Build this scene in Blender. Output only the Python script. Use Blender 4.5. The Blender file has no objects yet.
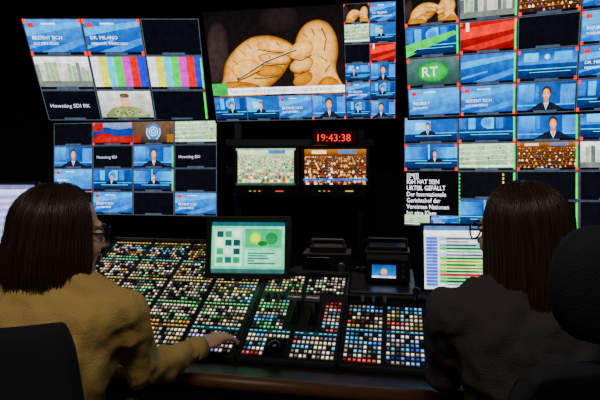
import bpy, bmesh, math, random
from mathutils import Matrix, Vector
R=random.Random(7)
SC=bpy.context.scene
rad=math.radians

# ---------------------------------------------------------------- materials
def lin(c):
    c=c/255.0
    return c/12.92 if c<=0.04045 else ((c+0.055)/1.055)**2.4
def L(r,g,b): return (lin(r),lin(g),lin(b),1.0)
def pm(name,rgb,rough=0.6,metal=0.0,bump=0.0,scale=40.0,var=0.0,coat=0.0,kind='noise',spec=0.5,stretch=(1,1,1)):
    m=bpy.data.materials.new(name); m.use_nodes=True
    nt=m.node_tree; b=nt.nodes['Principled BSDF']
    b.inputs['Base Color'].default_value=L(*rgb); b.inputs['Roughness'].default_value=rough
    b.inputs['Metallic'].default_value=metal; b.inputs['Coat Weight'].default_value=coat
    b.inputs['Specular IOR Level'].default_value=spec
    if bump or var:
        tc=nt.nodes.new('ShaderNodeTexCoord'); mp=nt.nodes.new('ShaderNodeMapping')
        mp.inputs['Scale'].default_value=stretch
        nt.links.new(tc.outputs['Object'],mp.inputs['Vector'])
        if kind=='wave':
            t=nt.nodes.new('ShaderNodeTexWave'); t.inputs['Scale'].default_value=scale; t.inputs['Distortion'].default_value=2.5
            t.inputs['Detail'].default_value=3
            out=t.outputs['Fac']
        else:
            t=nt.nodes.new('ShaderNodeTexNoise'); t.inputs['Scale'].default_value=scale; t.inputs['Detail'].default_value=5
            out=t.outputs['Fac']
        nt.links.new(mp.outputs['Vector'],t.inputs['Vector'])
        if bump:
            bp=nt.nodes.new('ShaderNodeBump'); bp.inputs['Strength'].default_value=bump; bp.inputs['Distance'].default_value=0.004
            nt.links.new(out,bp.inputs['Height']); nt.links.new(bp.outputs['Normal'],b.inputs['Normal'])
        if var:
            mx=nt.nodes.new('ShaderNodeMix'); mx.data_type='RGBA'
            a=L(*rgb); mx.inputs[6].default_value=tuple(x*(1-var) for x in a[:3])+(1,)
            mx.inputs[7].default_value=tuple(min(1,x*(1+var)) for x in a[:3])+(1,)
            nt.links.new(out,mx.inputs[0]); nt.links.new(mx.outputs[2],b.inputs['Base Color'])
    return m
def attr_emis(name,strength,sat=1.3,rough=0.3,grain=0.0):
    m=bpy.data.materials.new(name); m.use_nodes=True
    nt=m.node_tree; b=nt.nodes['Principled BSDF']
    a=nt.nodes.new('ShaderNodeAttribute'); a.attribute_name='Col'
    h=nt.nodes.new('ShaderNodeHueSaturation'); h.inputs['Saturation'].default_value=sat
    b.inputs['Base Color'].default_value=(0.01,0.01,0.01,1); b.inputs['Roughness'].default_value=rough
    b.inputs['Specular IOR Level'].default_value=0.3
    nt.links.new(a.outputs['Color'],h.inputs['Color']); nt.links.new(h.outputs['Color'],b.inputs['Emission Color'])
    b.inputs['Emission Strength'].default_value=strength
    if grain:
        # footage texture: soft tonal variation in the picture content
        tc=nt.nodes.new('ShaderNodeTexCoord'); n=nt.nodes.new('ShaderNodeTexNoise'); n.inputs['Scale'].default_value=22; n.inputs['Detail'].default_value=7; n.inputs['Roughness'].default_value=.65
        mr=nt.nodes.new('ShaderNodeMapRange'); mr.inputs['From Min'].default_value=.3; mr.inputs['From Max'].default_value=.7
        mr.inputs['To Min'].default_value=strength*(1-grain); mr.inputs['To Max'].default_value=strength*(1+grain)
        nt.links.new(tc.outputs['Object'],n.inputs['Vector']); nt.links.new(n.outputs['Fac'],mr.inputs['Value']); nt.links.new(mr.outputs['Result'],b.inputs['Emission Strength'])
    return m
M_scr=attr_emis('display_emission',2.5,1.28,grain=.38)
M_btn=attr_emis('lit_buttons',1.55,.98)
M_black=pm('black_plastic',(38,38,43),0.4,bump=0.1,scale=300)
M_gloss=pm('gloss_black',(22,22,26),0.22)
M_panel=pm('mixer_panel',(40,41,47),0.35,bump=0.05,scale=400)
M_metal=pm('dark_metal',(80,80,88),0.4,metal=0.8)
M_steel=pm('brushed_steel',(150,150,155),0.35,metal=0.9,bump=0.1,scale=200)
M_desk=pm('desk_laminate',(46,39,36),0.35,var=0.3,scale=8,stretch=(1,12,1))
M_edge=pm('desk_edge_wood',(108,74,52),0.4,var=0.35,scale=10,stretch=(1,14,14),bump=0.1)
M_wall=pm('wall_charcoal',(66,68,78),0.9,var=0.15,scale=3,bump=0.3)
M_ceil=pm('ceiling_dark',(40,40,44),0.95,var=0.1,scale=20,bump=0.2)
M_floor=pm('floor_carpet',(38,38,44),0.95,var=0.4,scale=120,bump=0.6)
M_chair=pm('chair_fabric',(18,22,32),0.85,var=0.3,scale=250,bump=0.5)
M_skin=pm('skin',(236,184,158),0.5,var=0.06,scale=30,bump=0.05)
M_lip=pm('lips',(190,105,100),0.45)
M_white=pm('eye_white',(230,225,220),0.3)
M_iris=pm('eye_iris',(60,42,30),0.2)
M_nail=pm('nail',(235,185,170),0.3)
M_rubber=pm('rubber',(20,20,20),0.8)
M_white_pl=pm('white_plastic',(200,200,205),0.5)
M_frame=pm('spectacle_frame',(70,60,58),0.25,metal=0.5)

# ---------------------------------------------------------------- mesh builder
class MB:
    def __init__(s): s.V=[];s.F=[];s.M=[];s.C=[]
    def add(s,vs,fs,mat=0,col=None,xf=None):
        o=len(s.V)
        for v in vs:
            v=Vector(v); s.V.append(xf@v if xf else v)
        for i,f in enumerate(fs):
            s.F.append([o+k for k in f]); s.M.append(mat)
            if callable(col): s.C.append([col(k) for k in f])
            else: s.C.append([col or (0,0,0,1)]*len(f))
    def box(s,c,d,mat=0,col=None,xf=None):
        x,y,z=c; a,b,e=d[0]/2,d[1]/2,d[2]/2
        vs=[(x-a,y-b,z-e),(x+a,y-b,z-e),(x+a,y+b,z-e),(x-a,y+b,z-e),(x-a,y-b,z+e),(x+a,y-b,z+e),(x+a,y+b,z+e),(x-a,y+b,z+e)]
        s.add(vs,[(0,3,2,1),(4,5,6,7),(0,1,5,4),(1,2,6,5),(2,3,7,6),(3,0,4,7)],mat,col,xf)
    def cone(s,p,q,r1,r2,n=12,mat=0,col=None,xf=None):
        p=Vector(p);q=Vector(q);d=(q-p)
        if d.length<1e-7: return
        d.normalize(); a=d.orthogonal().normalized(); b=d.cross(a)
        vs=[];
        for k,(c,r) in enumerate(((p,r1),(q,r2))):
            for i in range(n):
                t=2*math.pi*i/n; vs.append(c+a*(r*math.cos(t))+b*(r*math.sin(t)))
        fs=[(i,(i+1)%n,n+(i+1)%n,n+i) for i in range(n)]+[tuple(reversed(range(n))),tuple(range(n,2*n))]
        s.add(vs,fs,mat,col,xf)
    def ell(s,c,r,n=16,m=10,mat=0,col=None,xf=None,rot=None):
        c=Vector(c); vs=[]
        if not hasattr(r,'__len__'): r=(r,r,r)
        vs.append((0,0,r[2]))
        for j in range(1,m):
            th=math.pi*j/m
            for i in range(n):
                p=2*math.pi*i/n
                vs.append((r[0]*math.sin(th)*math.cos(p),r[1]*math.sin(th)*math.sin(p),r[2]*math.cos(th)))
        vs.append((0,0,-r[2])); fs=[]
        for i in range(n): fs.append((0,1+i,1+(i+1)%n))
        for j in range(m-2):
            for i in range(n):
                a=1+j*n+i;b=1+j*n+(i+1)%n; fs.append((a,a+n,b+n,b))
        l=1+(m-2)*n
        for i in range(n): fs.append((len(vs)-1,l+(i+1)%n,l+i))
        vs=[(rot@Vector(v) if rot else Vector(v))+c for v in vs]
        s.add(vs,fs,mat,col,xf)
    def chain(s,pts,rs,n=14,xf=None,mat=0):
        for i in range(len(pts)-1): s.cone(pts[i],pts[i+1],rs[i],rs[i+1],n,mat,None,xf)
        for p,r in zip(pts,rs): s.ell(p,r,n,8,mat,None,xf)
    def loft(s,rings,n=28,xf=None,mat=0,e=1.0):
        vs=[];fs=[]
        for (c,rx,ry) in rings:
            for i in range(n):
                t=2*math.pi*i/n; ct,st=math.cos(t),math.sin(t)
                x=rx*math.copysign(abs(ct)**e,ct); y=ry*math.copysign(abs(st)**e,st)
                vs.append((c[0]+x,c[1]+y,c[2]))
        for k in range(len(rings)-1):
            for i in range(n):
                a=k*n+i;b=k*n+(i+1)%n; fs.append((a,b,b+n,a+n))
        fs.append(tuple(reversed(range(n)))); fs.append(tuple(range(len(vs)-n,len(vs))))
        s.add(vs,fs,mat,None,xf)
    def hexa(s,top,bot,mat=0):
        n=len(top)
        vs=[Vector(v) for v in bot]+[Vector(v) for v in top]
        fs=[tuple(reversed(range(n))),tuple(range(n,2*n))]+[(i,(i+1)%n,n+(i+1)%n,n+i) for i in range(n)]
        s.add(vs,fs,mat)
    def mesh(s,name,mats,color=False):
        me=bpy.data.meshes.new(name); me.from_pydata([tuple(v) for v in s.V],[],s.F)
        for m in mats: me.materials.append(m)
        me.polygons.foreach_set('material_index',s.M)
        if color:
            at=me.color_attributes.new('Col','FLOAT_COLOR','CORNER'); flat=[]
            for c in s.C:
                for q in c: flat.extend(q)
            at.data.foreach_set('color',flat)
        me.update(); return me
    def obj(s,name,mats,parent=None,mw=None,bevel=0,smooth=False,color=False,seg=2):
        me=s.mesh(name,mats,color)
        if smooth:
            for p in me.polygons: p.use_smooth=True
        o=bpy.data.objects.new(name,me); SC.collection.objects.link(o)
        if parent: o.parent=parent
        if mw is not None: o.matrix_basis=mw
        if bevel:
            b=o.modifiers.new('bevel','BEVEL'); b.width=bevel; b.segments=seg; b.limit_method='ANGLE'
            b.harden_normals=False
        return o
def empty(name,mw=None):
    o=bpy.data.objects.new(name,None); o.empty_display_size=0.1; SC.collection.objects.link(o)
    if mw is not None: o.matrix_basis=mw
    return o
def remesh_obj(mb,name,mats,voxel,smooth=4,parent=None,disp=0,dscale=0.1,matfn=None,factor=0.5):
    o=mb.obj(name+'_tmp',[])
    r=o.modifiers.new('r','REMESH'); r.mode='VOXEL'; r.voxel_size=voxel
    sm=o.modifiers.new('s','SMOOTH'); sm.iterations=smooth; sm.factor=factor
    if disp:
        t=bpy.data.textures.new(name+'_tx','CLOUDS'); t.noise_scale=dscale; t.noise_depth=2
        d=o.modifiers.new('d','DISPLACE'); d.texture=t; d.strength=disp; d.mid_level=0.5; d.texture_coords='LOCAL'
        s2=o.modifiers.new('s2','SMOOTH'); s2.iterations=2
    dg=bpy.context.evaluated_depsgraph_get()
    me=bpy.data.meshes.new_from_object(o.evaluated_get(dg)); me.name=name
    bpy.data.objects.remove(o)
    me.materials.clear()
    for m in mats: me.materials.append(m)
    for p in me.polygons:
        p.use_smooth=True; p.material_index=matfn(p.center) if matfn else 0
    ob=bpy.data.objects.new(name,me); SC.collection.objects.link(ob)
    if parent: ob.parent=parent
    return ob

# ---------------------------------------------------------------- display painter
TXT={}
def text_mesh(s):
    if s in TXT: return TXT[s]
    cu=bpy.data.curves.new('t','FONT'); cu.body=s; cu.size=1.0; cu.resolution_u=2; cu.space_line=0.95
    o=bpy.data.objects.new('t',cu); SC.collection.objects.link(o)
    dg=bpy.context.evaluated_depsgraph_get()
    me=bpy.data.meshes.new_from_object(o.evaluated_get(dg))
    vs=[tuple(v.co) for v in me.vertices]; fs=[tuple(p.vertices) for p in me.polygons]
    bpy.data.objects.remove(o); bpy.data.meshes.remove(me); bpy.data.curves.remove(cu)
    TXT[s]=(vs,fs); return TXT[s]
def mixc(a,b,f): return tuple(x*(1-f)+y*f for x,y in zip(a,b))
class Canvas:
    """paints flat shapes on a display face of size w x h (metres)"""
    def __init__(s,w,h,y0): s.w=w;s.h=h;s.y0=y0;s.mb=MB();s.box=(0,0,1,1);s.ly=0
    def sub(s,u0,v0,u1,v1):
        c=Canvas.__new__(Canvas); c.w=s.w;c.h=s.h;c.y0=s.y0;c.mb=s.mb;c.ly=s.ly+1
        a,b,d,e=s.box; c.box=(a+u0*(d-a),b+v0*(e-b),a+u1*(d-a),b+v1*(e-b)); return c
    def P(s,u,v,ly):
        u=min(1,max(0,u)); v=min(1,max(0,v))
        a,b,d,e=s.box; U=a+u*(d-a); W=b+v*(e-b)
        return ((U-.5)*s.w, s.y0-0.0004*(s.ly*10+ly+1)*0.5, (.5-W)*s.h)
    def rect(s,u0,v0,u1,v1,c,ly=0,c2=None,horiz=False):
        vs=[s.P(u0,v1,ly),s.P(u1,v1,ly),s.P(u1,v0,ly),s.P(u0,v0,ly)]
        if c2 is None: s.mb.add(vs,[(0,1,2,3)],0,c)
        else:
            cc=[c,c2,c2,c] if horiz else [c2,c2,c,c]
            s.mb.add(vs,[(0,1,2,3)],0,lambda k:cc[k])
    def poly(s,pts,c,ly=1,c2=None,cen=None):
        n=len(pts); vs=[s.P(u,v,ly) for u,v in pts]
        if c2:
            cx=sum(p[0] for p in pts)/n; cy=sum(p[1] for p in pts)/n
            if cen: cx,cy=cen
            prof=[(1,1.0),(.86,.55),(.62,.2),(.3,.04)]; V=[]
            for k,(sc,f) in enumerate(prof):
                V+= [s.P(cx+(u-cx)*sc,cy+(v-cy)*sc,ly) for u,v in pts]
            V.append(s.P(cx,cy,ly)); cols=[mixc(c,c2,prof[i//n][1]) if i<4*n else c for i in range(4*n+1)]
            fs=[]
            for k in range(3):
                for i in range(n): fs.append((k*n+i,k*n+(i+1)%n,(k+1)*n+(i+1)%n,(k+1)*n+i))
            fs+=[(3*n+i,3*n+(i+1)%n,4*n) for i in range(n)]
            s.mb.add(V,fs,0,lambda k:cols[k])
        else: s.mb.add(vs,[tuple(reversed(range(n)))],0,c)
    def blob(s,pts,c,c2,ly=1,cen=None,sub=5):
        """closed smooth outline (Catmull-Rom) with a shaded rim"""
        n=len(pts); o=[]
        for i in range(n):
            p0,p1,p2,p3=[pts[(i+k-1)%n] for k in range(4)]
            for j in range(sub):
                t=j/sub
                o.append(tuple(.5*((2*p1[a])+(-p0[a]+p2[a])*t+(2*p0[a]-5*p1[a]+4*p2[a]-p3[a])*t*t+(-p0[a]+3*p1[a]-3*p2[a]+p3[a])*t**3) for a in (0,1)))
        s.poly(o,c,ly,c2,cen)
    def disc(s,u,v,ru,rv,c,ly=1,c2=None,rot=0,n=18):
        pts=[]
        a,b,d,e=s.box; asp=((e-b)*s.h)/((d-a)*s.w)
        for i in range(n):
            t=2*math.pi*i/n; x=ru*math.cos(t); y=rv*math.sin(t)
            pts.append((u+(x*math.cos(rot)-y*math.sin(rot))*asp, v+x*math.sin(rot)+y*math.cos(rot)))
        s.poly(pts,c,ly,c2)
    def line(s,pts,w,c,ly):
        for (x0,y0),(x1,y1) in zip(pts[:-1],pts[1:]):
            dx,dy=x1-x0,y1-y0; l=math.hypot(dx,dy) or 1; nx,ny=-dy/l*w/2,dx/l*w/2
            s.poly([(x0+nx,y0+ny),(x1+nx,y1+ny),(x1-nx,y1-ny),(x0-nx,y0-ny)],c,ly)
    def text(s,t,u,v,size,c,ly=3,xs=1.0):
        vs,fs=text_mesh(t); a,b,d,e=s.box; hh=(e-b)*s.h; k=size*hh
        x0,y,z0=s.P(u,v,ly)
        s.mb.add([(x0+p[0]*k*xs,y,z0+p[1]*k) for p in vs],fs,0,c)
# disc radii are in units of tile height
WHT=L(245,248,255); BLK=L(6,7,10)
def t_black(t,label=None):
    t.rect(0,0,1,1,L(7,8,12))
    if label: t.text(label,.08,.62,.2,L(190,200,215))
def t_blue(t,k=0,title=True):
    a=[L(25,125,215),L(18,95,190),L(45,150,225)][k%3]; b=[L(10,62,150),L(8,45,120),L(14,85,180)][k%3]
    t.rect(0,0,1,1,a,0,b)
    t.poly([(0,.25),(1,.05),(1,.2),(0,.5)],L(50,155,225),1); t.poly([(.2,1),(1,.55),(1,.75),(.6,1)],L(28,115,205),1)
    t.poly([(0,.8),(.5,.6),(.5,.66),(0,.9)],L(35,130,215),1)
    if title:
        t.rect(0.06,.1,.16,.24,L(200,30,30),2); t.rect(.3,.1,.55,.15,L(200,225,245),2)
        t.text(['BEZIEHT SICH','DR. MILANO','REJUBELT'][k%3],.08,.6,.15,WHT); t.text(['AUF DEN KRIEG','MEJBAUM, WARSCHAU','RUSSLAND'][k%3],.08,.77,.11,WHT)
def anchor(t,x,y,s,hair=(60,42,32),suit=(24,26,40),ly=3):
    t.blob([(x-.30*s,1.02),(x-.27*s,y+.62*s),(x-.10*s,y+.42*s),(x,y+.40*s),(x+.10*s,y+.42*s),(x+.27*s,y+.62*s),(x+.30*s,1.02)],L(*suit),L(*[q*.7 for q in suit]),ly)
    t.poly([(x-.05*s,y+.42*s),(x+.05*s,y+.42*s),(x,y+.74*s)],L(205,212,225),ly+1); t.poly([(x-.015*s,y+.46*s),(x+.015*s,y+.46*s),(x,y+.72*s)],L(110,30,45),ly+2)
    t.rect(x-.042*s,y+.2*s,x+.042*s,y+.43*s,L(185,132,105),ly+1)
    t.disc(x,y+.0*s,.165*s,.22*s,L(*hair),ly+1,L(*[q*.6 for q in hair]))
    t.disc(x,y+.08*s,.135*s,.205*s,L(226,175,145),ly+2,L(175,120,95))
    t.rect(x-.048*s,y+.05*s,x-.018*s,y+.065*s,L(60,40,34),ly+3); t.rect(x+.018*s,y+.05*s,x+.048*s,y+.065*s,L(60,40,34),ly+3); t.rect(x-.022*s,y+.185*s,x+.022*s,y+.197*s,L(150,80,75),ly+3)
def t_studio(t,k=0,fig=True):
    v=k%4
    t.rect(0,0,1,1,L(12,70,150),0,L(5,24,62))
    if v==0:
        t.rect(.0,.08,.42,.62,L(40,140,225),1,L(12,70,160),True); t.rect(.55,.12,1,.58,L(18,80,165),1,L(70,175,240),True); t.rect(.45,.0,.48,.7,L(120,200,245),1)
    elif v==1:
        for i in range(6): t.rect(i/6,.05,i/6+.13,.55,L(*[(20,90,180),(60,160,230),(15,60,140),(90,190,240),(25,100,190),(12,50,120)][i]),1)
        t.disc(.5,.3,.22,.22,L(30,110,200),2,L(90,180,240))
    elif v==2:
        t.poly([(0,.0),(.5,.15),(.5,.6),(0,.7)],L(50,150,230),1); t.poly([(.5,.15),(1,0),(1,.7),(.5,.6)],L(15,75,160),1); t.poly([(.2,.2),(.42,.24),(.42,.5),(.2,.54)],L(150,215,250),2)
    else:
        t.rect(.0,.0,1,.5,L(8,50,120),1,L(30,120,210)); t.rect(.1,.1,.35,.4,L(110,195,245),2); t.rect(.62,.1,.92,.4,L(60,150,225),2); t.disc(.5,.25,.1,.1,L(200,230,250),2,L(30,110,200))
    t.rect(.0,.66,1,.69,L(120,205,250),1)
    t.poly([(.12,.92),(.22,.76),(.85,.76),(.95,.92)],L(14,40,80),7,L(8,20,50)); t.rect(.2,.77,.9,.79,L(150,215,250),8)
    if fig: anchor(t,.3+.35*((k*37)%10)/10,.34,.55)
def t_face(t,k=0):
    t.rect(0,0,1,1,L(14,90,180),0,L(8,42,110),True); t.rect(.02,.05,.3,.7,L(60,160,235),1,L(20,90,190)); t.rect(.75,.1,1,.8,L(30,120,210),1); t.rect(.32,.1,.38,.6,L(30,110,200),1); t.rect(.0,.8,1,.84,L(90,180,240),1)
    anchor(t,.42+.18*(k%3)/2,.34,.95)
def t_bars(t):
    cs=[(210,212,215),(205,200,40),(50,190,205),(50,190,70),(190,50,180),(195,45,45),(45,50,190)]
    for i,c in enumerate(cs): t.rect(i/7,0,(i+1)/7,1,L(*c),0)
def t_crowd(t,rows=9,green=False):
    if green: base=[(170,195,160),(110,140,105)]; cols=[(210,220,200),(90,115,85),(60,85,65),(225,200,175),(150,180,140),(235,240,230),(180,90,70)]
    else: base=[(88,56,38),(36,24,22)]; cols=[(225,220,220),(24,24,34),(40,28,26),(130,50,38),(215,165,135),(36,44,84),(28,22,24),(190,150,110)]
    t.rect(0,0,1,1,L(*base[0]),0,L(*base[1]))
    t.rect(0,0,1,.16,L(*( (200,215,195) if green else (150,108,74))),1,L(*base[0])); t.rect(.12,.03,.36,.13,L(225,210,175),2); t.rect(.55,.02,.85,.13,L(90,110,150),2)
    for j in range(rows):
        f=j/(rows-1); v=.2+.74*f**1.2; s=.018+.032*f; n=int(.9/(s*1.35))
        t.poly([(0,v+s*1.5),(1,v+s*1.2),(1,v+s*1.9),(0,v+s*2.3)],L(*((140,165,130) if green else (120,80,50))),1+j)
        for i in range(n):
            if R.random()<.15: continue
            u=(i+.5+R.uniform(-.2,.2))/n; b=R.choice(cols); 
            t.disc(u,v+s*1.1,s*1.0,s*1.0,L(*b),2+j,n=8); t.disc(u,v,s*.5,s*.62,L(*R.choice([(220,170,140),(190,140,110),(60,42,34)])),3+j,n=7)
def t_map(t,n=40):
    t.rect(0,0,1,1,L(175,200,165),0,L(120,150,115))
    for i in range(n):
        u,v=R.random(),R.random(); c=R.choice([(100,140,95),(215,225,200),(75,105,85),(150,185,130),(190,200,120),(110,140,130)])
        t.disc(u,v,.03+.08*R.random(),.02+.05*R.random(),L(*c),1+i%5,n=6,rot=R.random()*3)
    for i in range(4): t.poly([(0,.2*i+.1),(1,.2*i+.02),(1,.2*i+.04),(0,.2*i+.13)],L(225,228,210),7)
    t.rect(.0,.88,1,.96,L(225,232,235),8)
def t_flag(t):
    t.rect(0,0,1,1,L(120,135,165),0,L(60,75,120))
    t.blob([(0,.35),(.3,.22),(.6,.34),(1,.3),(1,.68),(.6,.66),(.3,.5),(0,.66)],L(20,50,140),L(14,28,95),1); t.blob([(0,.66),(.3,.5),(.6,.66),(1,.68),(1,1),(.5,1),(0,1)],L(170,28,32),L(105,14,20),2); t.rect(0,0,.25,.4,L(150,22,28),3)
def t_emblem(t):
    t.rect(0,0,1,1,L(92,74,60),0,L(44,34,32)); t.disc(.5,.48,.40,.40,L(60,120,185),1,L(40,95,165)); t.disc(.5,.45,.24,.24,L(205,222,238),2)
    t.disc(.5,.45,.20,.20,L(80,140,200),3); t.disc(.5,.45,.13,.13,L(205,222,238),4); t.disc(.5,.45,.09,.09,L(80,140,200),5)
    t.rect(.497,.22,.503,.68,L(205,222,238),6); t.rect(.38,.445,.62,.455,L(205,222,238),6)
    for sx in (-1,1):
        for i in range(5): t.disc(.5+sx*(.10+.07*math.sin(i*.55)),.80-i*.11,.03,.06,L(205,222,238),6,rot=sx*(.9-i*.3),n=8)
    t.rect(0,.65,.16,1,L(150,34,30),2); t.rect(.84,.6,1,1,L(130,96,64),2)
def t_red(t):
    t.rect(0,0,1,1,L(150,20,22),0,L(110,12,16)); t.poly([(0,.2),(1,.05),(1,.35),(0,.6)],L(215,45,40),1); t.poly([(0,.9),(1,.5),(1,.7),(.3,1)],L(190,35,35),1); t.rect(.1,.0,.16,.3,L(240,240,240),2)
def t_logo(t):
    t.rect(0,0,1,1,L(70,95,90),0,L(35,55,52)); t.disc(.5,.5,.6,.4,L(45,165,75),1,L(14,95,40)); t.text('RT',.27,.68,.52,WHT)
def t_camo(t):
    t.rect(0,0,1,1,L(200,205,195),0,L(140,145,135)); t.rect(.7,.1,.9,.9,L(165,170,160),1)
    t.blob([(.12,1.02),(.2,.7),(.4,.58),(.6,.58),(.8,.7),(.9,1.02)],L(130,140,100),L(85,95,62),1)
    for i in range(26): t.disc(.22+.56*R.random(),.7+.28*R.random(),.05,.035,L(*R.choice([(70,80,52),(150,150,108),(85,85,60)])),2+i%2,n=7,rot=R.random())
    t.disc(.5,.36,.17,.25,L(228,180,155),4,L(185,130,105)); t.disc(.5,.17,.17,.09,L(80,70,60),5,L(60,52,46)); t.rect(.44,.33,.48,.35,L(50,38,32),6); t.rect(.52,.33,.56,.35,L(50,38,32),6); t.rect(.46,.47,.54,.49,L(160,90,80),6)
def t_street(t):
    t.rect(0,0,1,1,L(225,228,225),0,L(160,165,158))
    for i in range(12): t.rect(i/12,.15+.3*R.random(),i/12+.07,1,L(*R.choice([(185,182,176),(110,120,112),(80,86,82),(190,90,70),(140,155,130)])),1+i%2)
    t.rect(0,.8,1,1,L(95,100,95),4)
def t_gloves(t):
    t.rect(0,0,1,1,L(10,8,9),0,L(22,16,14))
    t.disc(.06,.5,.16,.42,L(44,34,34),1,L(12,9,9),rot=.2); t.disc(.55,.12,.25,.16,L(26,20,20),1,L(10,8,9))
    hi,md,lo,dk=L(228,182,134),L(188,132,86),L(112,68,38),L(62,34,20)
    # left gloved hand: one wide form, closed fingers lying toward the right
    t.blob([(.06,1.03),(.09,.78),(.13,.58),(.22,.42),(.34,.31),(.48,.30),(.60,.37),(.655,.46),(.64,.55),(.60,.64),(.555,.74),(.49,.84),(.42,.92),(.38,1.03)],hi,lo,2,(.30,.50))
    t.blob([(.40,.36),(.52,.35),(.62,.41),(.65,.47),(.58,.50),(.47,.47),(.38,.43)],hi,md,4,(.50,.40))
    t.blob([(.38,.52),(.50,.50),(.61,.54),(.61,.61),(.52,.63),(.42,.61)],hi,lo,5,(.49,.55))
    t.blob([(.34,.67),(.45,.64),(.55,.67),(.545,.745),(.46,.77),(.37,.76)],md,lo,5,(.44,.69))
    t.blob([(.16,.66),(.26,.56),(.36,.58),(.40,.66),(.32,.74),(.22,.80)],hi,md,6,(.27,.64))
    t.blob([(.06,1.03),(.10,.84),(.20,.82),(.34,.86),(.40,.96),(.38,1.03)],md,lo,6,(.2,.95))
    for p in ([(.38,.45),(.48,.485),(.60,.51)],[(.37,.625),(.46,.64),(.58,.635)],[(.33,.79),(.44,.79),(.52,.77)],[(.20,.82),(.30,.76),(.38,.70)]): t.line(p,.012,dk,7)
    for p in ([(.14,.90),(.24,.86),(.32,.88)],[(.24,.44),(.28,.50)],[(.30,.38),(.33,.44)],[(.14,.95),(.26,.92)],[(.18,.56),(.22,.62)],[(.52,.37),(.54,.42)],[(.46,.53),(.47,.58)]): t.line(p,.008,lo,8)
    # right gloved hand: back of the hand upper right, fingers curled down and left
    t.blob([(.66,1.03),(.64,.86),(.63,.70),(.64,.52),(.67,.33),(.73,.20),(.82,.15),(.90,.20),(.95,.34),(.96,.52),(.94,.70),(.97,.88),(1.0,1.03)],hi,lo,8,(.80,.36))
    t.blob([(.66,.40),(.74,.37),(.79,.44),(.76,.53),(.69,.58),(.62,.56),(.61,.48)],hi,md,9,(.70,.45))
    t.blob([(.66,.58),(.74,.55),(.78,.61),(.75,.70),(.67,.74),(.61,.71),(.61,.64)],hi,lo,10,(.69,.61))
    t.blob([(.67,.75),(.74,.73),(.77,.79),(.73,.87),(.66,.90),(.62,.85)],md,lo,11,(.69,.79))
    t.blob([(.80,.90),(.86,.80),(.93,.82),(.97,.92),(.97,1.03),(.82,1.03)],md,lo,11,(.9,.9))
    for p in ([(.61,.575),(.69,.60),(.77,.54)],[(.61,.735),(.68,.755),(.76,.71)],[(.80,.92),(.90,.90),(.97,.93)]): t.line(p,.011,dk,12)
    for p in ([(.85,.24),(.88,.36),(.86,.50)],[(.78,.24),(.80,.32)],[(.83,.56),(.88,.62)],[(.90,.66),(.86,.74)],[(.72,.30),(.75,.34)]): t.line(p,.009,lo,12)
    t.line([(.20,.80),(.42,.60),(.66,.47)],.022,L(56,48,42),13); t.line([(.22,.775),(.42,.592),(.66,.462)],.007,L(200,192,184),14)
def frame(t,green=False,red=False):
    g=L(70,75,85)
    t.rect(0,0,1,.02,g,9);t.rect(0,.98,1,1,g,9);t.rect(0,0,.012,1,g,9);t.rect(.988,0,1,1,g,9)
    if green: t.rect(.955,.05,.985,.95,L(50,225,70),27)
    if red:
        for u in (.0,.95):
            for v in (.0,.88): t.rect(u,v,u+.05,v+.12,L(235,50,40),27)
def cell(c,x0,y0,x1,y1,fn,*a,green=False,red=False,label=True,**k):
    t=c.sub(x0,y0,x1,y1); t.rect(0,0,1,1,BLK,0)
    inner=t.sub(.015,.02,.985,.9 if label else .98); fn(inner,*a,**k)
    if label: t.rect(.3,.915,.7,.975,L(60,70,85),5)
    frame(t,green,red)

# ---------------------------------------------------------------- monitors
def monitor(name,c,w,h,yaw,tilt,paint,bez=.012,depth=.05,mount=None,roll=0):
    mw=Matrix.Translation(c)@Matrix.Rotation(rad(-yaw),4,'Z')@Matrix.Rotation(rad(tilt),4,'X')
    root=empty(name,mw)
    mb=MB(); W,H=w+2*bez,h+2*bez
    mb.box((0,depth/2+.002,0),(W,depth,H)); mb.box((0,depth+.015,0),(W*.6,.03,H*.6))
    for sx in (-1,1): mb.box((sx*(w/2+bez/2),-.003,0),(bez,.012,H))
    for sz in (-1,1): mb.box((0,-.003,sz*(h/2+bez/2)),(w,.012,bez))
    mb.obj('housing',[M_black],root,bevel=.003)
    cv=Canvas(w,h,0.0015); cv.rect(0,0,1,1,BLK,0); paint(cv)
    cv.mb.obj('display',[M_scr],root,color=True)
    return root,mw

def p_upleft(c):
    cell(c,0,0,.33,.34,t_blue,0,red=True); cell(c,.335,0,.665,.34,t_blue,1,red=True); cell(c,.67,0,1,.34,t_black)
    cell(c,0,.345,.33,.68,t_street); cell(c,.335,.345,.665,.68,t_bars); cell(c,.67,.345,1,.68,t_bars,green=True)
    cell(c,0,.685,.33,1,t_black,'Howsting SDI RK'); cell(c,.335,.685,.665,1,t_camo); cell(c,.67,.685,1,1,t_black,green=True)
def p_upmid(c):
    t=c.sub(0,0,.735,.76); t_gloves(t)
    t.rect(0,.9,1,.985,WHT,18); t.rect(.0,.84,.12,.985,L(20,150,60),19); t.text('DAS VEREINIGTE KÖNIGREICH UND DIE KRIM',.14,.965,.06,L(20,30,80),20)
    for i in range(4): cell(c,i*.184,.765,(i+1)*.184,1,[t_studio,t_studio,t_blue,t_face][i] ,k=i+1,red=(i==3))
    g=[[t_gloves,t_blue],[t_map,t_studio],[t_black,t_red],[t_studio,t_face],[t_blue,t_studio],[t_studio,t_face]]
    for j in range(6):
        for i in range(2):
            f=g[j][i]; kk={'k':i+j} if f in (t_blue,t_studio,t_face) else {}
            cell(c,.74+i*.13,j/6,.868+i*.13,(j+1)/6,f,red=(i+j)%3==0,**kk)
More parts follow.
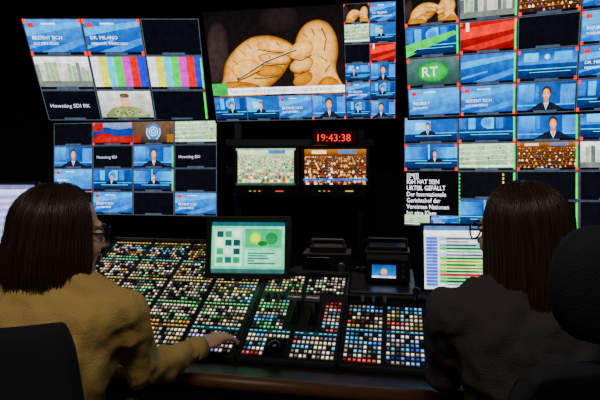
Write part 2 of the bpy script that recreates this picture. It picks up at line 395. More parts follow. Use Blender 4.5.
def p_upright(c):
    g=[[ (t_gloves,{}),(t_street,{}),(t_crowd,{'rows':6}),(t_blue,{'k':0})],
       [ (t_studio,{'k':1,'fig':False}),(t_red,{}),(t_black,{}),(t_blue,{'k':2})],
       [ (t_logo,{}),(t_blue,{'k':1,'title':False}),(t_studio,{'k':3,'fig':False}),(t_blue,{'k':1})],
       [ (t_blue,{'k':2,'title':True}),(t_blue,{'k':0}),(t_face,{'k':1}),(t_studio,{'k':5})]]
    for j in range(4):
        for i in range(4):
            f,k=g[j][i]; cell(c,i/4,j/4,(i+.985)/4,(j+.98)/4,f,green=(j==1 and i==0) or i==1,red=(i+j)%2==0,**k)
    c.sub(0,.25,.25,.5).poly([(0,.95),(0,.55),(.9,.2),(.97,.3)],L(40,190,70),14)
def p_lowright(c):
    g=[[ (t_studio,{'k':2}),(t_studio,{'k':1,'fig':False}),(t_face,{'k':2}),(t_studio,{'k':7})],
       [ (t_studio,{'k':4}),(t_map,{}),(t_crowd,{'rows':7}),(t_street,{})]]
    for j in range(2):
        for i in range(4):
            f,k=g[j][i]; cell(c,i/4,j/4,(i+.985)/4,(j+.98)/4,f,green=(i in(1,2)),red=(i+j)%2==1,**k)
    t=c.sub(0,.5,.25,1); t.rect(0,0,1,1,L(3,3,4),0); 
    for i,s in enumerate(['[[MJ]]','IGH HAT SEIN','URTEIL GEFÄLLT','Der Internationale','Gerichtshof der','Vereinten Nationen','hat eine Klage']):
        t.text(s,.04,.115+i*.115,.118,L(245,246,250),5,xs=.80)
    cell(c,.0,.9,.12,1,t_map,n=14); cell(c,.125,.9,.25,1,t_blue,k=1)
    for i in range(1,4):
        for j in (2,3):
            if i==1 and j==3: cell(c,i/4,j/4,(i+.985)/4,1,t_studio,k=4,green=True)
            else: cell(c,i/4,j/4,(i+.985)/4,(j+.98)/4,t_black,green=(i!=3))
    for i in range(14):
        v=.52+i*.034; c.rect(.252,v,.257,v+.02,L(60,220,90),24); c.rect(.44,v,.447,v+.02,L(60,220,90) if i>4 else L(230,200,60),24)
def p_lowleft(c):
    g=[[t_black,t_flag,t_emblem,t_map],[t_face,'H',t_face,'H'],[t_blue,t_studio,t_studio,'H'],['H',t_blue,'H',t_blue]]
    for j in range(4):
        for i in range(4):
            f=g[j][i]; b=(i/4,j/4,(i+.985)/4,(j+.98)/4)
            if f=='H': cell(c,*b,t_black,'Howsting SDI' if (i+j)%2==0 else None)
            elif f in(t_blue,t_studio,t_face): cell(c,*b,f,k=i*3+j,green=(i==2))
            else: cell(c,*b,f,red=(i==1))
    c.rect(0,.745,.25,.75,L(230,60,50),25)

def wallmon(c,w,h,yaw,tilt,paint,back):
    root,mw=monitor('wall_monitor',c,w,h,yaw,tilt,paint)
    mb=MB()
    inv=mw.inverted()
    for dx in (-.18,.18):
        p=Vector((dx,.07,0)); q=mw@p; e=inv@Vector((q.x,back,q.z))
        mb.cone(p,e,.018,.018,10)
    mb.obj('mount_arm',[M_metal],root)
    return root
WB=4.34
wallmon((-1.31,3.64,2.150),1.22,.76,0,30,p_upleft,WB)
wallmon((0.000,3.20,2.100),1.205,.715,10,22,p_upmid,WB)
wallmon((1.21,2.78,2.090),1.22,.72,20,20,p_upright,WB)
wallmon((-1.25,3.75,1.447),1.32,.70,10,0,p_lowleft,WB)
wallmon((1.27,2.93,1.422),1.30,.675,20,0,p_lowright,WB)
def sp1(c): t=c.sub(.03,.02,.97,.98); t_crowd(t,10,True); c.rect(0,.0,1,.05,L(120,150,130),29); c.rect(.0,.94,1,1,L(40,60,50),29)
def sp2(c): t=c.sub(.02,.02,.98,.98); t_crowd(t,11); c.rect(0,.82,1,.88,L(40,90,180),29)
for cx,fn in ((-.22,sp1),(.225,sp2)):
    r,mw=monitor('preview_monitor',(cx,3.2,1.452),.385 if cx<0 else .41,.235,6,0,fn,bez=.018,depth=.06)
    mb=MB(); mb.cone((0,.06,-.02),(0,.175,-.02),.02,.02); mb.obj('mount_arm',[M_metal],r)
    mb=MB(); mb.box((0,.03,-.165),(.40,.055,.055)); mb.obj('control_strip',[M_black],r,bevel=.003)
    mb=MB()
    for i in range(3): mb.box((-.1+.03*i,-.001,-.155),(.012,.01,.006),0,L(240,120,40) if i else L(60,220,80))
    mb.box((.09,-.001,-.155),(.05,.01,.006),0,L(240,60,40) if cx<0 else L(240,200,60))
    mb.obj('tally_lamps',[M_btn],r,color=True)
ck=empty('digital_wall_clock',Matrix.Translation((.222,3.17,1.638)))
mb=MB(); mb.box((0,.03,0),(.29,.06,.10)); mb.obj('housing',[M_gloss],ck,bevel=.006)
mb=MB(); mb.box((0,.13,-.02),(.04,.15,.04)); mb.obj('bracket',[M_metal],ck)
cv=Canvas(.27,.08,-.002); cv.rect(0,0,1,1,L(20,4,5),0); cv.text('19:43:38',.04,.80,.82,L(255,50,36),4)
cv.mb.obj('digits',[M_scr],ck,color=True)
mb=MB()
for x in (-.42,.42): mb.box((x,3.44,1.0),(.05,.05,2.0))
for z in (1.43,1.62): mb.box((0,3.40,z),(1.0,.04,.05))
for x in (-.42,.42): mb.box((x,3.44,.015),(.3,.5,.03))
mb.obj('monitor_stand_frame',[M_metal],bevel=.004)

# ---------------------------------------------------------------- room
def plane_box(name,c,d,m): mb=MB(); mb.box(c,d); return mb.obj(name,[m])
plane_box('floor',(0,1.3,-.05),(6.4,6.3,.1),M_floor); plane_box('ceiling',(0,1.3,2.85),(6.4,6.3,.1),M_ceil)
plane_box('wall_back',(0,4.40,1.4),(6.4,.1,2.8),M_wall); plane_box('wall_left',(-3.15,1.3,1.4),(.1,6.1,2.8),M_wall)
plane_box('wall_right',(3.15,1.3,1.4),(.1,6.1,2.8),M_wall); plane_box('wall_rear',(0,-1.8,1.4),(6.4,.1,2.8),M_wall)
plane_box('baseboard_back',(0,4.34,.05),(6.2,.02,.1),M_black)
plane_box('baseboard_left',(-3.09,1.3,.05),(.02,6.0,.1),M_black); plane_box('baseboard_right',(3.09,1.3,.05),(.02,6.0,.1),M_black)

# ---------------------------------------------------------------- desk
desk=empty('control_desk')
top=[(-1.95,1.88),(-1.02,1.70),(.38,1.426),(.62,1.44),(1.95,1.55),(1.95,2.9),(-1.95,3.0)]
mb=MB(); mb.hexa([(x,y,.78) for x,y in top],[(x,y,.74) for x,y in top]); mb.obj('worktop',[M_desk],desk,bevel=.004)
mb=MB()
for i in range(4):
    p,q=Vector((*top[i],.76)),Vector((*top[i+1],.76)); mb.cone(p,q,.024,.024,12)
mb.obj('edge_trim',[M_edge],desk,smooth=True)
mb=MB()
for x in (-1.85,0.0,1.85): mb.box((x,2.45,.37),(.05,.9,.74))
mb.box((0,2.85,.45),(3.7,.03,.58)); mb.obj('legs',[M_black],desk,bevel=.004)

# ---------------------------------------------------------------- vision mixer
O=Vector((-1.0,1.80,.80)); S=Vector((.981,-.192,0)).normalized(); T=Vector((.192,.981,0)).normalized(); UP=Vector((0,0,1))
sl=rad(25); Y=T*math.cos(sl)+UP*math.sin(sl); N=S.cross(Y)
PX=Matrix(((S.x,Y.x,N.x,O.x),(S.y,Y.y,N.y,O.y),(S.z,Y.z,N.z,O.z),(0,0,0,1)))
mix=empty('vision_mixer_console')
def lp(s,y,n=0): return PX@Vector((s,y,n))
mb=MB(); mods=[(0,.80,.68),(.803,1.137,.47),(1.14,1.43,.335)]
for a,b,l in mods:
    t=[lp(a,0),lp(b,0),lp(b,l),lp(a,l)]; mb.hexa(t,[(v.x,v.y,.781) for v in t])
mb.obj('body',[M_panel],mix,bevel=.006)
mb=MB()
for a,b,l in mods:
    mb.box(((a+b)/2,l-.004,.008),(b-a,.014,.016),xf=PX)
    for s in (a+.003,b-.003): mb.box((s,l/2,.004),(.005,l,.008),xf=PX)
mb.obj('bezel_rails',[M_metal],mix,bevel=.0015)
pal={'w':(255,238,204),'y':(240,212,100),'g':(90,215,120),'c':(90,185,240),'o':(250,150,60),'l':(195,190,255),'r':(240,60,55),'d':(36,38,46),'m':(225,70,215),'b':(60,110,235)}
mb=MB(); disp=MB()
def button(s,y,col,w,h,k=1.0):
    if .885<s<.965 and y<.09: return
    c=tuple(q*k for q in L(*pal[col])[:3])+(1,); sd=tuple(q*.15 for q in c[:3])+(1,)
    x0,x1,y0,y1=s-w/2,s+w/2,y-h/2,y+h/2; q=.0008
    vs=[(x0,y0,.0),(x1,y0,.0),(x1,y1,.0),(x0,y1,.0),(x0+q,y0+q,.0028),(x1-q,y0+q,.0028),(x1-q,y1-q,.0028),(x0+q,y1-q,.0028)]
    mb.add(vs,[(4,5,6,7)],0,tuple(z*.55 for z in c[:3])+(1,),PX); mb.add(vs,[(0,1,5,4),(1,2,6,5),(2,3,7,6),(3,0,4,7)],0,sd,PX)
    mb.add([(s-w*.3,y-h*.25,.0031),(s+w*.3,y-h*.25,.0031),(s+w*.3,y+h*.25,.0031),(s-w*.3,y+h*.25,.0031)],[(0,1,2,3)],0,tuple(z*1.5 for z in c[:3])+(1,),PX)
def block(s0,s1,y0,y1,pals,on=.85,ps=.0142,py=.0175):
    nc=int((s1-s0)/ps); nr=int((y1-y0)/py); ps=(s1-s0)/nc; py=(y1-y0)/nr
    for j in range(nr):
        p=R.choice(pals); cur=R.choice(p)
        for i in range(nc):
            if R.random()<.35: cur=R.choice(p)
            c=cur if R.random()<on else 'd'
            button(s0+(i+.5)*ps,y0+(j+.5)*py,c,ps*.72,py*.62,R.choice([.12,.3,.6,.9,1.2]))
def oled(s0,s1,y,h,c):
    w=s1-s0; s=(s0+s1)/2
    disp.box((s,y,.002),(w,h,.003),0,tuple(q*.06 for q in L(*c)[:3])+(1,),PX)
    n=max(2,int(w/.015))
    for i in range(n):
        if R.random()<.15: continue
        disp.box((s-w/2+w*(i+.5)/n,y,.0038),(w/n*.6,h*.4,.0006),0,L(*c),PX)
for g in range(4):
    a=.016+g*.195; b=a+.178
    block(a,b,.014,.118,['wl','wwl','wyw','wlw','wwwo','wl']); oled(a,b,.128,.010,(90,220,235) if g%2 else (250,190,90))
    block(a,b,.140,.248,['wwy','ww','ywo','gwy','wwg']); oled(a,b,.258,.010,(120,240,140))
    block(a,b,.270,.380,['gww','ywy','wgw','wcw','wy'],on=.75); oled(a,b,.390,.010,(250,220,120))
    block(a,b,.402,.512,['yyo','wgw','wwy','gwy','ow'],on=.7); oled(a,b,.522,.011,(120,230,200))
    block(a,b,.535,.642,['wwc','yoy','gw','wwr','gyo'],on=.62); oled(a,b,.655,.011,(250,190,90))
for g in range(2):
    a=.815+g*.163; b=a+.148
    block(a,b,.014,.118,['cw','ww','wwl','rww','wl']); oled(a,b,.128,.010,(90,200,240))
    block(a,b,.345,.45,['wgy','wyw','gww','ww'],on=.7)
block(.815,.93,.140,.300,['yw','ggw','wwc'],on=.8); block(1.065,1.126,.140,.300,['cw','wr'],on=.8)
for g in range(2):
    a=1.152+g*.136; b=a+.124
    block(a,b,.014,.150,['cww','cc','wcl','cww','wrc','cb']); oled(a,b,.160,.010,(110,200,240)); block(a,b,.172,.292,['ccw','cw','cwg','yw','wr'],on=.75)
mb.obj('buttons',[M_btn],mix,color=True); disp.obj('label_displays',[M_btn],mix,color=True)
mb=MB()
for s,y in ((.965,.24),(1.03,.24)):
    mb.box((s,y,.004),(.03,.13,.008),0,xf=PX); mb.box((s,y-.01,.035),(.008,.012,.06),1,xf=PX); mb.cone((s-.025,y-.01,.07),(s+.025,y-.01,.07),.011,.011,12,1,None,PX)
for i in range(5): mb.cone((.835+.03*i,.322,.002),(.835+.03*i,.322,.022),.009,.0075,14,1,None,PX)
for i in range(3): mb.cone((1.2+.04*i,.312,.002),(1.2+.04*i,.312,.024),.010,.008,14,1,None,PX)
mb.cone((1.385,.312,.002),(1.385,.312,.012),.017,.016,16,0,None,PX); mb.cone((1.385,.31,.012),(1.39,.305,.06),.006,.009,12,0,None,PX); mb.ell((1.39,.305,.066),.013,xf=PX)
mb.box((.925,.048,.005),(.07,.072,.010),0,xf=PX); mb.ell((.925,.048,.012),(.022,.022,.020),20,12,0,None,PX)
mb.obj('faders_and_trackball',[M_gloss,M_steel],mix,bevel=.0015)
mb=MB()
def slab(s0,s1,t0,t1,z0,z1):
    f=lambda s,t:(O+S*s+T*t)
    c=[f(s0,t0),f(s1,t0),f(s1,t1),f(s0,t1)]
    mb.hexa([(v.x,v.y,z1) for v in c],[(v.x,v.y,z0) for v in c])
slab(.803,1.40,.435,.95,.781,.935)
mb.obj('equipment_shelf',[M_panel],bevel=.004)

def p_touch(c):
    c.rect(0,0,1,1,L(130,200,165),0,L(95,175,140)); c.rect(0,0,1,.08,L(40,80,85),1); c.rect(0,.92,1,1,L(50,80,80),1)
    c.rect(.04,.13,.42,.87,L(165,215,185),1); c.rect(.46,.13,.96,.5,L(70,160,110),1); c.rect(.46,.56,.96,.87,L(140,205,170),1)
    for i in range(4):
        for j in range(3): c.rect(.07+.115*(j),.18+.17*i,.16+.115*j,.30+.17*i,L(*R.choice([(30,90,75),(60,130,90),(30,60,60),(210,225,200)])),2)
    c.disc(.6,.32,.12,.12,L(190,225,70),3,L(90,170,80)); c.disc(.82,.32,.12,.12,L(30,110,60),3); c.disc(.7,.42,.1,.05,L(40,90,50),4)
    for i in range(5): c.rect(.5,.6+.05*i,.5+.4*R.random()+.04,.625+.05*i,L(30,80,75),3)
r,mw=monitor('touchscreen_monitor',(-.212,2.035,1.105),.30,.205,4,-8,p_touch,bez=.024,depth=.04)
mb=MB(); mb.box((0,.06,-.09),(.06,.05,.14)); mb.obj('stand',[M_black],r,bevel=.003)
def p_list(c):
    c.rect(0,0,1,1,L(190,205,205),0); c.rect(0,0,1,.07,L(90,110,150),1); c.rect(0,.08,1,.16,L(225,228,232),1)
    cs=[(150,160,175),(205,212,212),(120,140,155),(60,175,80),(205,212,212),(160,168,180),(50,180,75),(225,195,50),(50,180,75),(225,195,50),(50,180,75),(215,60,50),(70,190,90),(40,150,70),(215,215,215)]
    for i in range(15):
        v=.18+i*.052; c.rect(.14,v,.98,v+.044,L(*cs[i]),2)
        c.rect(.02,v,.12,v+.044,L(110,120,200),2); c.rect(.2,v+.012,.2+.3*R.random()+.1,v+.03,L(30,35,45),3); c.rect(.6,v+.012,.6+.2*R.random(),v+.03,L(30,35,45),3)
r,mw=monitor('computer_monitor',(.775,2.14,1.045),.48,.27,5,-4,p_list,bez=.012,depth=.03)
mb=MB(); mb.box((0,.055,-.1),(.05,.03,.27)); mb.box((0,.06,-.250),(.24,.17,.014)); mb.obj('stand',[M_black],r,bevel=.003)
def p_left(c):
    c.rect(0,0,1,1,L(190,190,222),0,L(160,160,200)); c.rect(0,0,1,.06,L(110,110,150),1); c.rect(.05,.12,.55,.9,L(205,205,232),1)
    for i in range(8): c.rect(.6,.14+i*.09,.94,.19+i*.09,L(150,150,195),2)
r,mw=monitor('computer_monitor',(-1.255,1.84,1.225),.49,.30,-4,-24,p_left,bez=.014,depth=.025)
inv=mw.inverted(); f=lambda *p: inv@Vector(p)
mb=MB(); mb.chain([f(-1.255,1.87,1.22),f(-1.25,1.99,1.12),f(-1.25,2.03,.80)],[.018]*3); 
mb.hexa([f(-1.38,1.93,.80),f(-1.12,1.93,.80),f(-1.12,2.13,.80),f(-1.38,2.13,.80)],[f(-1.38,1.93,.781),f(-1.12,1.93,.781),f(-1.12,2.13,.781),f(-1.38,2.13,.781)])
mb.obj('stand',[M_black],r)

def device_a():
    e=empty('intercom_unit',Matrix.Translation((.125,2.24,.935))@Matrix.Rotation(rad(-8),4,'Z'))
    mb=MB(); mb.box((0,0,.065),(.21,.16,.12)); mb.box((0,.02,.135),(.16,.10,.025))
    for x in (-.09,.09):
        for y in (-.06,.06): mb.cone((x,y,0),(x,y,.01),.01,.01)
    mb.obj('case',[M_black],e,bevel=.006)
    mb=MB(); mb.box((-.035,-.082,.08),(.10,.006,.06)); 
    for i in range(4): mb.box((-.075+.026*i,-.086,.03),(.016,.006,.012),1)
    mb.cone((.065,-.08,.07),(.065,-.10,.07),.022,.019,20,1); mb.obj('front_panel',[M_gloss,M_steel],e,bevel=.002)
    mb=MB(); mb.cone((-.07,0,.175),(.07,0,.175),.007,.007); mb.cone((-.07,0,.14),(-.07,0,.175),.007,.007); mb.cone((.07,0,.14),(.07,0,.175),.007,.007)
    mb.obj('handle',[M_steel],e)
def device_b():
    e=empty('waveform_monitor',Matrix.Translation((.385,2.20,.935))@Matrix.Rotation(rad(-10),4,'Z'))
    mb=MB(); mb.box((0,0,.075),(.19,.15,.13)); mb.box((0,.01,.148),(.17,.12,.02))
    for x in (-.08,.08):
        for y in (-.06,.06): mb.cone((x,y,0),(x,y,.012),.01,.01)
    mb.obj('case',[M_black],e,bevel=.006)
    cv=Canvas(.10,.055,-.077); cv.rect(0,0,1,1,L(20,60,130),0,L(30,110,190)); cv.disc(.5,.55,.3,.3,L(190,160,140),2,L(60,70,100)); cv.rect(0,.85,1,1,L(200,220,240),3)
    cv.mb.obj('display',[M_scr],e,mw=Matrix.Translation((-.015,0,.055)),color=True)
    mb=MB(); mb.box((0,-.077,.115),(.17,.005,.022)); 
    for i in range(3): mb.cone((.065,-.075,.035+.025*i),(.065,-.088,.035+.025*i),.007,.006)
    for i in range(5): mb.box((-.07+.025*i,-.081,.115),(.014,.004,.008))
    mb.obj('controls',[M_steel],e)
    mb=MB(); mb.chain([(-.08,-.04,.155),(-.08,-.04,.19),(.08,-.04,.19),(.08,-.04,.155)],[.006]*4); mb.obj('handle',[M_metal],e)
device_a(); device_b()
mb=MB(); pts=[]
for i in range(14):
    t=i/13; pts.append((.30-.03*math.sin(t*3),2.42-.16*t*t,.937+.16*t))
mb.cone((.30,2.42,.935),(.30,2.42,.955),.035,.03,20); mb.chain(pts,[.004]*14,8); mb.cone(pts[-1],(pts[-1][0],pts[-1][1]-.05,pts[-1][2]+.015),.009,.009)
mb.obj('gooseneck_microphone',[M_black],smooth=True)
mb=MB(); pts=[]
for i in range(20):
    t=i/19; pts.append((.22+.05*math.sin(t*6)+.1*t,2.40+.2*t,.94))
mb.chain(pts,[.005]*20,8); mb.obj('cable',[M_rubber],smooth=True)
kb=MB(); KM=Matrix.Translation((.70,1.74,.782))@Matrix.Rotation(rad(3),4,'Z')
kb.box((0,0,.008),(.40,.13,.016))
for j in range(5):
    for i in range(18): kb.box((-.185+.0218*i,-.048+.024*j,.019),(.018,.019,.007),1)
kb.obj('keyboard',[M_black,M_gloss],mw=KM,bevel=.0015)

# ---------------------------------------------------------------- chairs
def chair(loc,yaw,topz,bw=.44,headrest=False,seatz=.49):
    e=empty('office_chair',Matrix.Translation((loc[0],loc[1],0))@Matrix.Rotation(rad(yaw),4,'Z'))
    mb=MB(); 
    n=9; m=10; vs=[]
    for side,off in ((0,0),(1,-.045)):
        for j in range(m+1):
            z=seatz+.10+(topz-seatz-.10)*j/m; wz=bw*(.84+.16*math.sin(math.pi*min(1,(j/m)*1.15)))
            if j==m: wz*=.86
            for i in range(n+1):
                u=i/n*2-1
                y=-.25+.045*u*u-.03*math.sin(math.pi*j/m)+(.008 if side==0 else off)
                vs.append((u*wz/2,y,z))
    fs=[]; w=n+1; q=w*(m+1)
    for j in range(m):
        for i in range(n):
            a=j*w+i; fs.append((a+1,a,a+w,a+w+1)); fs.append((q+a,q+a+1,q+a+w+1,q+a+w))
    for j in range(m):
        a=j*w; fs.append((a,q+a,q+a+w,a+w)); a=j*w+n; fs.append((q+a,a,a+w,q+a+w))
    for i in range(n):
        a=i; fs.append((a,a+1,q+a+1,q+a)); a=m*w+i; fs.append((a+1,a,q+a,q+a+1))
    mb.add(vs,fs); b=mb.obj('backrest',[M_chair],e,smooth=True); 
    bv=b.modifiers.new('b','BEVEL'); bv.width=.012; bv.segments=3; bv.limit_method='ANGLE'; bv.angle_limit=rad(50)
    sd=b.modifiers.new('s','SUBSURF'); sd.levels=1; sd.render_levels=1
    mb=MB(); mb.loft([((0,.0,seatz-.07),.20,.20),((0,0,seatz-.05),.235,.235),((0,0,seatz-.01),.24,.24),((0,0,seatz),.22,.22)],32,e=.55); mb.obj('seat',[M_chair],e,smooth=True)
    if headrest:
        mb=MB(); mb.loft([((0,-.27,topz+.03),.075,.030),((0,-.27,topz+.045),.105,.038),((0,-.265,topz+.09),.128,.042),((0,-.262,topz+.15),.128,.042),((0,-.265,topz+.195),.105,.038),((0,-.27,topz+.215),.07,.03)],28,e=.75); h=mb.obj('headrest',[M_chair],e,smooth=True)
        sd=h.modifiers.new('s','SUBSURF'); sd.levels=1; sd.render_levels=1
        mb=MB(); mb.box((-.04,-.27,topz+.02),(.015,.012,.14)); mb.box((.04,-.27,topz+.02),(.015,.012,.14)); mb.obj('headrest_posts',[M_metal],e)
    mb=MB(); mb.chain([(0,-.10,seatz-.08),(0,-.30,seatz-.06),(0,-.32,seatz+.10),(0,-.305,seatz+.22)],[.02,.022,.02,.018])
    mb.cone((0,0,seatz-.07),(0,0,.26),.028,.028); mb.cone((0,0,.28),(0,0,.08),.04,.045)
    for k in range(5):
        a=2*math.pi*k/5+.3; x,y=.28*math.cos(a),.28*math.sin(a)
        mb.cone((0,0,.10),(x,y,.075),.03,.018); mb.cone((x,y,.075),(x,y,.05),.01,.01)
        for dd in (-.014,.014): mb.cone((x-dd*math.sin(a)-.008*math.sin(a),y+dd*math.cos(a)+.008*math.cos(a),.027),(x-dd*math.sin(a)+.004*math.sin(a),y+dd*math.cos(a)-.004*math.cos(a),.027),.027,.027,16)
    mb.obj('base',[M_black],e)
    return e
chair((-.68,1.26,0),4,1.09,.46)
chair((.62,1.22,0),-4,.99,.44)
chair((.492,.50,0),176,1.11,.46,True)

# ---------------------------------------------------------------- people
def hair_mat(name,c):
    m=pm(name,c,0.36,bump=0.15,kind='wave',scale=60,var=.35,stretch=(1,1,.1)); return m
def person(name,bx,by,head,hyaw,hpitch,arms,sweat,hairc,zend,skirt,sh=.175,hr=(.104,.116,.108),spread=1.0,shz=1.07,voxel=.011,ang0=62,bw=1.0,seed=3):
    e=empty(name)
    Mt=sweat; Mp=pm(name+'_trousers',(28,30,40),.85,bump=.3,scale=200)
    mb=MB()
    hx,hy,hz=head
    cx=lambda z:(bx+(hx-bx)*max(0,(z-.7)/.6), by+(hy-.04-by)*max(0,(z-.6)/.7), z)
    mb.loft([(cx(.50),.15,.11),(cx(.54),.185,.14),(cx(.62),.185,.135),(cx(.74),.155*bw,.115),(cx(.84),.155*bw,.112),(cx(.94),.175*bw,.122),(cx(1.02),.187*bw,.118),(cx(shz),.178*bw,.10),(cx(shz+.035),.14,.085),(cx(shz+.065),.085,.07),(cx(shz+.095),.058,.058),(cx(shz+.11),.054,.054)],32,e=.9)
    nk=Vector(cx(shz+.05))
    for sx,(el,wr) in zip((-1,1),arms):
        c=Vector(cx(shz)); s=Vector((c.x+sx*sh,c.y+.01,shz-.01))
        mb.chain([nk+Vector((sx*.03,0,0)),(nk+s)/2+Vector((0,0,.012)),s],[.05,.055,.062])
        el=Vector(el); wr=Vector(wr); mid=(s+el)/2; fm=el.lerp(wr,.45)
        mb.chain([s,mid,el,fm,wr],[.064,.056,.050,.046,.034])
    for sx in (-1,1):
        hp=Vector((bx+sx*.09,by+.02,.58)); kn=Vector((bx+sx*.11,by+.43,.60)); an=Vector((bx+sx*.11,by+.40,.12))
        mb.chain([hp,hp.lerp(kn,.5),kn,kn.lerp(an,.35),an],[.095,.085,.062,.055,.04])
    body=remesh_obj(mb,'clothed_body',[Mt,Mp],voxel,4,e,disp=.042,dscale=.055,matfn=lambda c:1 if c.z<.60 else 0)
    mb=MB(); c=Vector(cx(shz+.105)); n=28; K=[]
    for i in range(n):
        a=2*math.pi*i/n; K.append((c.x+.057*math.cos(a),c.y+.057*math.sin(a),c.z+.004+.008*math.sin(a)*-1))
    for i in range(n): mb.cone(K[i],K[(i+1)%n],.009,.009,8)
    for (el,wr) in arms:
        d=(Vector(wr)-Vector(el)).normalized(); mb.cone(Vector(wr)-d*.03,Vector(wr)+d*.012,.036,.034,20)
    mb.obj('collar_and_cuffs',[Mt],e,smooth=True)
    mb=MB()
    for sx in (-1,1):
        x=bx+sx*.11; y=by+.40
        mb.ell((x,y,.055),(.042,.055,.05)); mb.ell((x,y+.09,.04),(.045,.11,.04)); mb.box((x,y+.05,.011),(.08,.24,.022))
    remesh_obj(mb,'shoes',[M_rubber],.006,3,e)
    HM=Matrix.Translation(head)@Matrix.Rotation(rad(hyaw),4,'Z')@Matrix.Rotation(rad(hpitch),4,'X')
    mb=MB(); A=mb.ell
    A((0,-.012,.03),(.074,.092,.084),24,16,xf=HM); A((0,.03,-.035),(.057,.062,.076),24,16,xf=HM); A((0,.064,-.096),(.026,.022,.02),xf=HM)
    A((0,.088,-.005),(.009,.014,.026),xf=HM); A((0,.102,-.028),(.013,.014,.011),xf=HM); A((-.011,.094,-.031),(.009,.01,.008),xf=HM); A((.011,.094,-.031),(.009,.01,.008),xf=HM)
    A((0,.078,.024),(.046,.014,.012),xf=HM)
    for s in (-1,1):
        A((s*.036,.062,-.035),(.024,.026,.026),xf=HM); A((s*.074,-.004,-.012),(.009,.019,.030),xf=HM); A((s*.04,.02,-.075),(.025,.04,.03),xf=HM)
    a=HM@Vector((0,-.02,-.06)); b=Vector(cx(shz+.06)); mb.chain([a,a.lerp(b,.5),b],[.052,.048,.055],18)
    remesh_obj(mb,'head',[M_skin],.0045,4,e)
    hm=hair_mat(name+'_hair',hairc)
    mb=MB()
    for s in (-1,1):
        mb.ell((s*.031,.079,.004),(.0135,.011,.0085),mat=0,xf=HM); mb.ell((s*.031,.0885,.004),(.0055,.0025,.0055),mat=1,xf=HM)
        mb.ell((s*.031,.091,.026),(.018,.004,.0035),mat=3,xf=HM)
    mb.ell((0,.0905,-.058),(.021,.007,.0045),mat=2,xf=HM); mb.ell((0,.0895,-.066),(.018,.008,.0055),mat=2,xf=HM)
    mb.obj('face_details',[M_white,M_iris,M_lip,hm],e,smooth=True)
    mb=MB()
    for s in (-1,1):
        K=[]; 
        for i in range(20):
            t=2*math.pi*i/20; K.append(Vector((s*.034+.026*math.cos(t),.106-.006*abs(math.cos(t)),.0+.021*math.sin(t))))
        for i in range(20): mb.cone(K[i],K[(i+1)%20],.0024,.0024,6,0,None,HM)
        mb.cone((s*.060,.099,.006),(s*.079,.02,.004),.0024,.0024,8,0,None,HM); mb.cone((s*.079,.02,.004),(s*.08,-.03,-.012),.0024,.0024,8,0,None,HM)
    mb.cone((-.009,.106,.006),(.009,.106,.006),.0024,.0024,8,0,None,HM)
    mb.obj('eyeglasses',[M_frame],e)
    C0=Vector((0,-.016,.018))
    def path(phi,t,k,ze):
        p=phi
        sgn=1 if p>=0 else -1
        if abs(p)<ang0:
            w=min(1,t/.34); w=w*w*(3-2*w); p=p*(1-w)+sgn*(ang0+ (abs(p)/ang0)*6)*w
        a=rad(p)
        th=rad(96*min(1,t/.5))
        x=hr[0]*k*math.sin(th)*math.sin(a); y=hr[1]*k*math.sin(th)*math.cos(a); z=hr[2]*k*math.cos(th)
        if t>.5:
            q=(t-.5)/.5; f=1+skirt[0]*math.sin(math.pi*q*.9)+(skirt[1]-1)*q*q
            x*=f*(1+(spread-1)*q); y*=f; z=z+(ze-z)*q
        return C0+Vector((x,y,z))
    RR=random.Random(seed)
    mb=MB(); n=120; m=22; vs=[]
    phis=[-179.9+359.8*i/(n-1) for i in range(n)]
    jit=[.008*math.sin(i*.9)+RR.uniform(-.005,.005) for i in range(n)]; jit[-1]=jit[0]
    for i,p in enumerate(phis):
        for j in range(m+1): vs.append(HM@path(p,max(.01,j/m),.965,zend-C0.z+.010+jit[i]))
    fs=[]
    for i in range(n-1):
        for j in range(m): a=i*(m+1)+j; fs.append((a,a+1,a+m+2,a+m+1))
    o2=len(vs)
    for i,p in enumerate(phis):
        for j in range(m+1): vs.append(HM@path(p,max(.01,j/m),.88,zend-C0.z+.03))
    for i in range(n-1):
        for j in range(m): a=o2+i*(m+1)+j; fs.append((a+1,a,a+m+1,a+m+2))
    for i in range(n-1):
        a=i*(m+1)+m; fs.append((a,o2+a,o2+a+m+1,a+m+1))
    mb.add(vs,fs); mb.obj('hair_base',[hm],e,smooth=True)
    mb=MB()
    for q in range(2400):
        p=RR.uniform(-180,180); k=RR.uniform(.962,.998); r=RR.uniform(.0005,.0012)
        k0=k; ze=zend-C0.z+RR.gauss(0,.012)-(.014 if RR.random()<.2 else 0)
        t0=RR.uniform(.01,.25); dp=RR.uniform(-7,7); wob=RR.uniform(0,1.8); ph=RR.uniform(0,6); fr=RR.uniform(4,7)
        if RR.random()<.06: k0=RR.uniform(1.0,1.035); r=.0005
        M2=16; pts=[]
        for j in range(M2+1):
            t=t0+(1-t0)*j/M2
            pp=p+dp*t+wob*math.sin(ph+t*fr) if abs(p)>10 else p
            if p>10: pp=max(1,pp)
            if p<-10: pp=min(-1,pp)
            pts.append(HM@path(max(-180,min(180,pp)),t,k0+.004*math.sin(ph+4*t),ze))
        vs=[];fs=[]
        for j,c in enumerate(pts):
            d=(pts[min(M2,j+1)]-pts[max(0,j-1)]).normalized(); o=(c-HM@C0); o=(o-d*o.dot(d)); o=o.normalized() if o.length>1e-5 else d.orthogonal().normalized(); sdv=d.cross(o)
            rr=r*(1 if j<M2-3 else (M2-j)/4+.05)
            vs+= [c+sdv*rr*1.8,c+o*rr,c-sdv*rr*1.8,c-o*rr]
        for j in range(M2):
            for i in range(4): a=j*4+i;b=j*4+(i+1)%4; fs.append((a,b,b+4,a+4))
        mb.add(vs,fs)
    mb.obj('hair_locks',[hm],e,smooth=True)
    return e
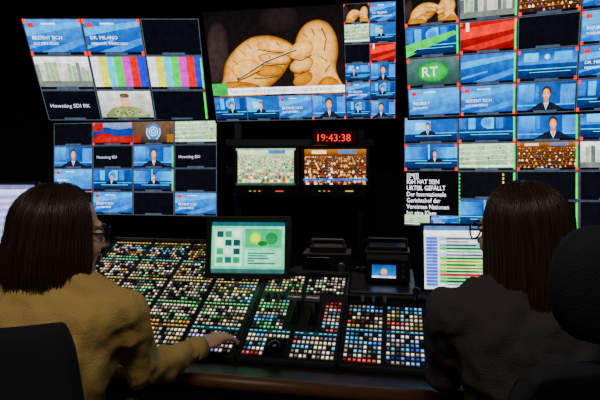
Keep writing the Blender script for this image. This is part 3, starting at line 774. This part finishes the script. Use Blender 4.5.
def hand(parent,wrist,d,side,curl=1.0,name='hand',roll=0):
    x=Vector(d).normalized(); z=Vector((0,0,1)); y=z.cross(x).normalized(); z=x.cross(y).normalized()
    y2=-y if side<0 else y
    Mx=Matrix(((x.x,y2.x,z.x,wrist[0]),(x.y,y2.y,z.y,wrist[1]),(x.z,y2.z,z.z,wrist[2]),(0,0,0,1)))@Matrix.Rotation(rad(roll),4,'X')
    mb=MB()
    mb.ell((-.01,0,0),(.04,.026,.019),xf=Mx); mb.ell((.045,.002,.001),(.05,.038,.0155),20,12,xf=Mx); mb.ell((.03,.022,-.004),(.032,.018,.015),xf=Mx); mb.ell((.03,-.022,-.003),(.034,.015,.013),xf=Mx)
    nails=MB()
    for y0,l,a in ((.029,.070,.16),(.010,.079,.04),(-.010,.073,-.06),(-.029,.057,-.2)):
        base=Vector((.078-abs(y0-.008)*.25,y0,.003)); p=base; pts=[base-Vector((.03,y0*.25,0)),base]; ang=rad(-4)
        for seg,fr in enumerate((.46,.30,.24)):
            ang-=rad([12,26,20][seg])*curl
            dv=Vector((math.cos(ang)*math.cos(a),math.cos(ang)*math.sin(a),math.sin(ang))); p=p+dv*l*fr; pts.append(p)
        mb.chain(pts,[.009,.0095,.0083,.0075,.0062],12,Mx)
        up=Vector((-math.sin(ang),0,math.cos(ang))); nails.ell(pts[-1]+up*.0052-dv*.002,(.0058,.0046,.0016),xf=Mx)
    mb.chain([(.012,.022,-.004),(.04,.046,-.010),(.066,.056,-.016),(.086,.056,-.021)],[.013,.0115,.0098,.0075],12,Mx)
    nails.ell((.086,.058,-.0145),(.006,.005,.0018),xf=Mx)
    remesh_obj(mb,name,[M_skin],.0026,3,parent,factor=.4); nails.obj(name+'_nails',[M_nail],parent,smooth=True)

M_must=pm('mustard_knit',(214,182,108),.9,bump=.7,scale=260,var=.18)
M_grey=pm('charcoal_knit',(70,66,68),.95,bump=.8,scale=230,var=.25)
w1=person('seated_woman',-.65,1.22,(-.610,1.29,1.250),-58,-4,[((-.89,1.40,.86),(-.80,1.61,.845)),((-.425,1.365,.865),(-.315,1.555,.862))],M_must,(66,48,40),-.130,(.09,.92),ang0=52,hr=(.102,.116,.110))
hand(w1,(-.305,1.573,.868),(.60,.80,.04),1,.9,'right_hand')
hand(w1,(-.793,1.63,.848),(.25,.96,-.02),-1,.8,'left_hand')
w2=person('seated_woman',.580,1.20,(.548,1.25,1.262),42,-4,[((.388,1.33,.87),(.45,1.52,.835)),((.79,1.32,.87),(.72,1.51,.835))],M_grey,(66,49,41),-.225,(.07,1.02),sh=.19,spread=1.0,ang0=50,hr=(.096,.110,.106),bw=1.05,seed=9)
hand(w2,(.456,1.54,.836),(.25,.95,-.04),-1,1.0,'left_hand')
hand(w2,(.713,1.53,.836),(-.25,.95,-.04),1,1.0,'right_hand')

# ---------------------------------------------------------------- light
cl=empty('ceiling_light',Matrix.Translation((-.2,-.1,2.77)))
mb=MB(); mb.box((0,0,.01),(1.24,.34,.04)); mb.obj('housing',[M_white_pl],cl,bevel=.005)
ld=bpy.data.lights.new('lamp','AREA'); ld.shape='RECTANGLE'; ld.size=1.2; ld.size_y=.3; ld.energy=19; ld.color=(1,.88,.72)
lo=bpy.data.objects.new('lamp',ld); SC.collection.objects.link(lo); lo.parent=cl; lo.location=(0,0,-.02)
w=bpy.data.worlds.new('world'); SC.world=w; w.use_nodes=True; w.node_tree.nodes['Background'].inputs[0].default_value=(.004,.005,.007,1); w.node_tree.nodes['Background'].inputs[1].default_value=1

cam=bpy.data.cameras.new('camera'); co=bpy.data.objects.new('camera',cam); SC.collection.objects.link(co)
co.location=(0,0,1.4); co.rotation_euler=(rad(90),0,0); cam.lens=30; cam.sensor_width=36; cam.shift_y=-25/600; cam.clip_start=.05
SC.camera=co
